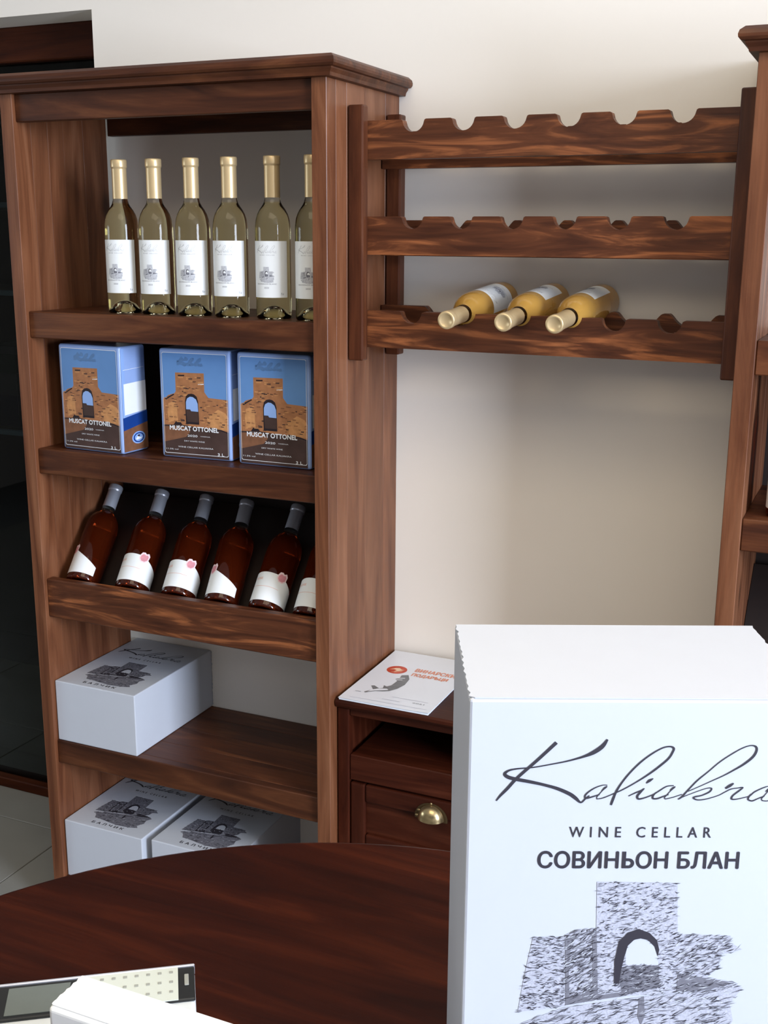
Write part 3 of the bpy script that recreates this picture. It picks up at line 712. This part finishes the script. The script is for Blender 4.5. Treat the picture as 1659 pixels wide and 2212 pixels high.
def make_bottle(label, group, wine_mat, cap_mat, r=.036, h=.31, kind='white'):
    b = thing('wine_bottle', label, 'bottle', group=group)
    bm = bmesh.new(); prof = bottle_profile(r, h)
    zl = .226*h/.31
    lathe(bm, prof, 48, mat=lambda ab: 1 if (ab[0][0].co.z+ab[1][0].co.z)/2 > zl-1e-4 else 0)
    bmesh.ops.recalc_face_normals(bm, faces=bm.faces[:])
    new_mesh('glass', bm, [wine_mat, M_CLEAR], b, True)
    k = h/.31; bm = bmesh.new()
    cb0 = (.232 if kind != 'rose' else .238)*k
    lathe(bm, [(.0153, cb0), (.0152, .29*k), (.0152, .2925*k), (.0162, .2935*k), (.0166, .296*k), (.0166, .3075*k), (.0158, .3098*k), (.012, .3102*k), (.0115, .3095*k), (0, .3095*k)], 32)
    new_mesh('capsule', bm, cap_mat, b, True)
    return b
def cyl_map(r, th_c, sc, x_c, y_c, z_c):
    def f(u, v, o):
        t = th_c+(u-x_c)*sc/r
        return ((r+o)*math.sin(t), -(r+o)*math.cos(t), z_c+(v-y_c)*sc)
    return f
def white_label(b, r=.0362):
    lab = curved('label', r, math.radians(-62), math.radians(74), .042, .150, M_PAPER, b)
    fm = cyl_map(r, math.radians(0), .200, .125, .10, .086)
    fm2 = lambda u, v, o: fm(u, v, o)
    layers_mesh('label_drawing', SKETCH_S, fm2, [M_INK, M_INKG, M_INKF, M_PAPER], lab, 0.00003, 0.00012, cuts=0.010)
    fs = cyl_map(r, 0, 1.0, 0, 0, 0)
    t = [(0, 0, p) for p in script_fit(-.022, .023, .126, .143, .75)]
    t += [(0, 0, p) for p in text_polys('WINE CELLAR', -.014, .018, .1225, .1242, 1.5)]
    t += [(0, 0, p) for p in text_polys('SAUVIGNON BLANC', -.022, .022, .067, .0695, 1.0)]
    t += [(0, 0, p) for p in text_polys('2020', -.004, .006, .0595, .0625, 1.0)]
    t += [(0, 0, p) for p in text_polys('75 cl', .030, .036, .047, .051, 1.0, .02)]
    layers_mesh('lettering', t, fs, [M_INKG], lab, 0.00003, 0.00012, cuts=0.004)
    return lab
G1 = 'white wine bottles standing on the top shelf'
up_lab = ['clear bottle of white wine with gold capsule, leftmost standing on the top shelf', 'white wine bottle with gold capsule, second from the left on the top shelf',
          'white wine bottle with gold capsule, third from the left on the top shelf', 'white wine bottle with gold capsule, fourth from the left on the top shelf',
          'white wine bottle with gold capsule, fifth from the left on the top shelf', 'white wine bottle on the top shelf half hidden by the bookcase post']
ux = [-.5185, -.4335, -.3440, -.2555, -.1585, -.0700]
first = make_bottle(up_lab[0], G1, M_WINE, M_GOLD, r=.0350); white_label(first, .0352)
for i, x in enumerate(ux):
    b = first if i == 0 else dup(first, None, up_lab[i])
    b.location = (x, .078, 1.4382); b.rotation_euler = (0, 0, math.radians([6, 8, 10, 6, 4, 9][i]))
# lying in the rack
ly_lab = ['leftmost golden wine bottle lying neck forward in the lowest tier of the rack', 'middle golden wine bottle lying neck forward in the lowest tier of the rack', 'rightmost golden wine bottle lying neck forward in the lowest tier of the rack']
lyb = make_bottle(ly_lab[0], 'wine bottles lying in the rack', M_GOLDWINE, M_GOLD, r=.0350); white_label(lyb, .0352)
tips = [(.2314, .2330), (.3391, .3400), (.4326, .4390)]
for i, (xa, xb) in enumerate(tips):
    b = lyb if i == 0 else dup(lyb, None, ly_lab[i])
    tip = Vector((xa, .0135, 1.4515)); base = Vector((xb+.004, .3235, 1.4760))
    dz = (tip-base).normalized()
    # label 'front' (-y local) turned upwards
    yl = -(Vector((0, 0, 1)) - dz*dz.z).normalized()
    xl = yl.cross(dz)
    Mx = Matrix((xl, yl, dz)).transposed().to_4x4() @ Matrix.Rotation(math.radians([-42, 6, 14][i]), 4, 'Z')
    Mx.translation = base; b.matrix_world = Mx
# rose bottles
def rose_label(b, r=.0362):
    top = lambda f: .0740+.006*math.sin(min(1, f/.6)*math.pi*.9) if f < .6 else .0755-.040*(f-.6)/.4
    lab = curved('label', r, math.radians(-105), math.radians(150), .014, .078, M_PAPER, b, n=40, topf=top)
    fm = cyl_map(r, 0, 1, 0, 0, 0)
    cx, cz = .031, .0740
    heart = [(cx-.010, cz+.004), (cx-.006, cz+.011), (cx, cz+.012), (cx+.003, cz+.009), (cx+.009, cz+.012), (cx+.013, cz+.006), (cx+.011, cz-.006), (cx+.003, cz-.013), (cx-.006, cz-.012), (cx-.011, cz-.004)]
    inner = [(cx+(p[0]-cx)*.75, cz+(p[1]-cz)*.7-.001) for p in heart]
    L_ = [(0, 0, heart), (1, 1, inner), (0, 2, [(-.050, .0475), (.012, .0455), (.030, .0440), (.030, .0446), (.012, .0461), (-.050, .0482)])]
    L_ += [(0, 2, p) for p in text_polys('ROSE', -.030, -.010, .062, .067, 1.0)]
    layers_mesh('rose_print', L_, fm, [M_PINKL, M_PINK, M_ORANGE], lab, 0.00004, 0.00014, cuts=0.004)
ro_lab = ['rose wine bottle with silver capsule leaning back, leftmost on the sloping shelf', 'rose wine bottle leaning back, second from the left on the sloping shelf',
          'rose wine bottle leaning back, third from the left on the sloping shelf', 'rose wine bottle leaning back, fourth from the left on the sloping shelf',
          'rose wine bottle leaning back, fifth from the left on the sloping shelf', 'rose wine bottle leaning back on the sloping shelf, partly hidden by the right post']
rb = make_bottle(ro_lab[0], 'rose bottles leaning on the sloping shelf', M_ROSE, M_SILV, r=.0380, h=.262, kind='rose'); rose_label(rb, .0382)
basex = [-.6640, -.5280, -.4050, -.2940, -.1850, -.0785]
capx = [-.6861, -.5537, -.431, -.3245, -.1935, -.090]
turn = [-80, 2, 2, -74, 4, 0]
for i in range(6):
    b = rb if i == 0 else dup(rb, None, ro_lab[i])
    base = Vector((basex[i]+.002, .059, .8215)); tip = Vector((capx[i], .235, 1.012))
    dz = (tip-base).normalized(); yl = (Vector((0, 1, 0)) - dz*dz.y).normalized(); xl = yl.cross(dz)
    Mx = Matrix((xl, yl, dz)).transposed().to_4x4() @ Matrix.Rotation(math.radians(turn[i]), 4, 'Z')
    Mx.translation = base; b.matrix_world = Mx
# one bottle standing in the right bookcase
br = dup(rb, None, 'pink wine bottle with white label standing in the right bookcase, mostly out of frame')
br['group'] = 'bottles in the right bookcase'
br.matrix_world = Matrix.Translation((.8415, .065, 1.1412)) @ Matrix.Rotation(math.radians(10), 4, 'Z')

# ------------------------------------------------------------------ bag-in-box wines
def wine_box(label, w=.168, h=.229, d=.085):
    r = thing('boxed_wine', label, 'box', group='boxed wines on one shelf')
    new_mesh('carton_body', B(bmesh.new(), 0, w, 0, d, 0, h, 0.006, 4), M_SKYEDGE, r, False)
    f = lambda u, v, o: (u*w, -o, (1-v)*h)
    e = .040
    L_ = [(0, 8, [(.055, .035), (.945, .035), (.96, .05), (.96, .96), (.04, .96), (.04, .05)])]
    rn = random.Random(11)
    L_.append((0, 1, [(e, .46), (.08, .452), (.12, .425), (.21, .405), (.23, .385), (.23, .215), (.635, .210), (.635, .38), (.69, .43), (1-e, .44), (1-e, .75), (e, .72)]))
    L_.append((1, 2, [(.12, .50), (.20, .48), (.24, .52), (.25, .66), (.12, .67), (.10, .58)]))
    L_.append((1, 2, [(.66, .62), (.74, .57), (.82, .53), (.92, .56), (1-e, .60), (1-e, .72), (.80, .71), (.68, .69)]))
    L_.append((2, 5, [(.27, .235), (.36, .232), (.36, .245), (.27, .246)])); L_.append((2, 2, [(.27, .252), (.34, .25), (.34, .262), (.27, .263)]))
    L_.append((2, 2, [(.55, .29), (.625, .285), (.625, .30), (.55, .305)])); L_.append((2, 6, [(.55, .31), (.63, .305), (.63, .312), (.55, .317)]))
    L_.append((3, 3, [(e, .70), (.30, .69), (.60, .71), (.85, .725), (1-e, .745), (1-e, .985), (e, .985)]))
    L_.append((4, 4, [(e, .715), (.35, .705), (.42, .75), (.36, .80), (.20, .83), (e, .86)]))
    L_.append((2, 5, [(.18, .70), (.22, .66), (.27, .655), (.31, .69), (.31, .705), (.18, .71)]))
    L_.append((2, 5, [(.07, .458), (.14, .432), (.20, .41), (.21, .418), (.14, .445), (.09, .468)]))
    L_.append((2, 5, [(.70, .70), (.86, .715), (1-e, .735), (1-e, .765), (.86, .75), (.72, .735)]))
    arch = [(.365, .68), (.36, .47), (.375, .425), (.41, .405), (.45, .40), (.49, .405), (.525, .425), (.545, .47), (.55, .68)]
    L_.append((3, 5, arch))
    L_.append((4, 0, [(.372, .545), (.372, .48), (.39, .445), (.43, .428), (.47, .43), (.515, .45), (.538, .49), (.542, .562), (.44, .560), (.43, .545)]))
    L_.append((4, 3, [(.372, .55), (.43, .55), (.45, .565), (.542, .566), (.542, .66), (.38, .66)]))
    for _ in range(260):
        x, y = rn.uniform(.05, .95), rn.uniform(.23, .69)
        if (y < .44 and not .235 < x < .62) or (.355 < x < .56 and y > .39): continue
        wd, ht = rn.uniform(.02, .06), rn.uniform(.005, .011)
        L_.append((2, rn.choice([1, 2, 2, 4, 3]), [(x, y), (min(.955, x+wd), y+rn.uniform(-.004, .004)), (min(.955, x+wd*.9), y+ht), (x+.003, y+ht)]))
    # rounded outline
    o_ = []
    for cx, cy, a0 in ((.930, .050, -90), (.930, .945, 0), (.070, .945, 90), (.070, .050, 180)):
        for k in range(5):
            a = math.radians(a0+90*k/4); o_.append(Vector((cx+.022*math.cos(a), cy+.016*math.sin(a))))
    ol = []
    n = len(o_)
    for i in range(n):
        p, q = o_[i], o_[(i+1) % n]; c = Vector((.5, .5)); s = .990
        ol.append([p, q, c+(q-c)*s, c+(p-c)*s])
    L_ += [(5, 6, p) for p in ol]
    fl_ = lambda ps: [[Vector((q[0], 1-q[1])) for q in p] for p in ps]
    L_ += [(3, 7, p) for p in fl_(script_fit(.27, .63, 1-.150, 1-.075, 9.0))]
    for s_, a, b, c, d_, bo in (('MUSCAT OTTONEL', .13, .82, .702, .742, .05), ('2020', .38, .52, .778, .797, .02), ('VARNA', .56, .70, .783, .792, .0), ('DRY WHITE WINE', .33, .62, .832, .844, .0),
                          ('WINE CELLAR KALIAKRA', .24, .74, .888, .902, .0), ('11.5% vol', .07, .24, .915, .928, .0), ('3 L', .80, .89, .930, .955, .03)):
        L_ += [(5, 6, p) for p in fl_(text_polys(s_, a, b, 1-d_, 1-c, 1.0, bo))]
    layers_mesh('front_print', L_, f, [M_SKYD, M_STONE, M_STONEL, M_GROUND, M_GROUNDL, M_DARKP, M_WHITEP, M_SCRIPTBLUE, M_SKY], r, 0.00010, 0.0003)
    g = lambda u, v, o: (w+o, u*d, (1-v)*h)
    Q = [(0, 0, [(.03, .02), (.16, .02), (.16, .98), (.03, .98)]), (1, 3, [(.03, .66), (.97, .62), (.97, .73), (.03, .78)]), (1, 2, [(.03, .78), (.97, .73), (.97, .98), (.03, .98)]),
         (2, 4, [(.10, .345), (.95, .335), (.95, .615), (.10, .635)]), (1, 1, [(.10, .215), (.90, .205), (.90, .209), (.10, .219)])]
    Q.append((2, 0, [(.60+.26*math.cos(2*math.pi*i/26), .865+.058*math.sin(2*math.pi*i/26)) for i in range(26)]))
    Q.append((3, 3, [(.60+.21*math.cos(2*math.pi*i/26), .865+.047*math.sin(2*math.pi*i/26)) for i in range(26)]))
    Q.append((4, 0, [(.60+.16*math.cos(2*math.pi*i/26), .865+.036*math.sin(2*math.pi*i/26)) for i in range(26)]))
    Q.append((5, 4, [(.48, .875), (.56, .850), (.66, .868), (.72, .862), (.70, .880), (.52, .886)]))
    Q.append((5, 5, [(.54, .846), (.60, .838), (.66, .846), (.60, .860)]))
    layers_mesh('side_print', Q, g, [M_SKYD, M_WHITEP, M_GROUNDL, M_NAVY, M_PAPER, M_DARKP], r, 0.00010, 0.0003)
    return r
w1 = wine_box('blue boxed wine with stone gate picture, leftmost of three, its side also visible')
w1.location = (-.670, .036, 1.1412); w1.rotation_euler = (0, 0, math.radians(-3))
w2 = dup(w1, None, 'blue boxed wine with a stone gate picture, middle one of the three'); w2.location = (-.4215, .052, 1.1412); w2.rotation_euler = (0, 0, math.radians(3))
w3 = dup(w1, None, 'blue boxed wine with a stone gate picture, rightmost next to the bookcase post'); w3.location = (-.2345, .054, 1.1412); w3.rotation_euler = (0, 0, 0)

# ------------------------------------------------------------------ drinks cooler in the dim room
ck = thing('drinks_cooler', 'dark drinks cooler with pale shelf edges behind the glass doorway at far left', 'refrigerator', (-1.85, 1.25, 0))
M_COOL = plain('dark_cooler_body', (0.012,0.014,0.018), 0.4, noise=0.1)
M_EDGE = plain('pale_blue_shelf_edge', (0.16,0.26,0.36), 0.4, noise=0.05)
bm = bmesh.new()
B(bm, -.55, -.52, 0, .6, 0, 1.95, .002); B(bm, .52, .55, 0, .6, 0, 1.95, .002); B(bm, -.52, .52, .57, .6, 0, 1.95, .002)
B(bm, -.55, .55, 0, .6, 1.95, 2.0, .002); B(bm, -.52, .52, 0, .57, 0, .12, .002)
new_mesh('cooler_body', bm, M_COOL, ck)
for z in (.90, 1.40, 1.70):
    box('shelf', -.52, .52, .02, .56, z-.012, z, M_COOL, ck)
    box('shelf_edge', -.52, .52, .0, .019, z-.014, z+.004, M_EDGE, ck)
M_PG = plain('green_pack', (0.010,0.035,0.028), 0.5, noise=0.2); M_PB = plain('navy_pack', (0.008,0.014,0.045), 0.5, noise=0.2); M_PW = plain('grey_pack', (0.05,0.06,0.075), 0.5, noise=0.2)
for i, wh in enumerate(('left', 'right')):
    pk = thing('drinks_pack', 'dim banded carton pack, %s one of the pair on the cooler shelf' % wh, 'pack', (-1.85-.17+.165*i, 1.33, .9005), 0, 'packs on the cooler shelf')
    for nm, a, b, m in (('pack_body', 0, .12, M_PB), ('green_band', .20, .27, M_PG), ('grey_band', .12, .20, M_PW), ('cap_band', .27, .30, M_PW)):
        box(nm, -.07, .07, 0, .2, a, b-.0003, m, pk, 0.002)
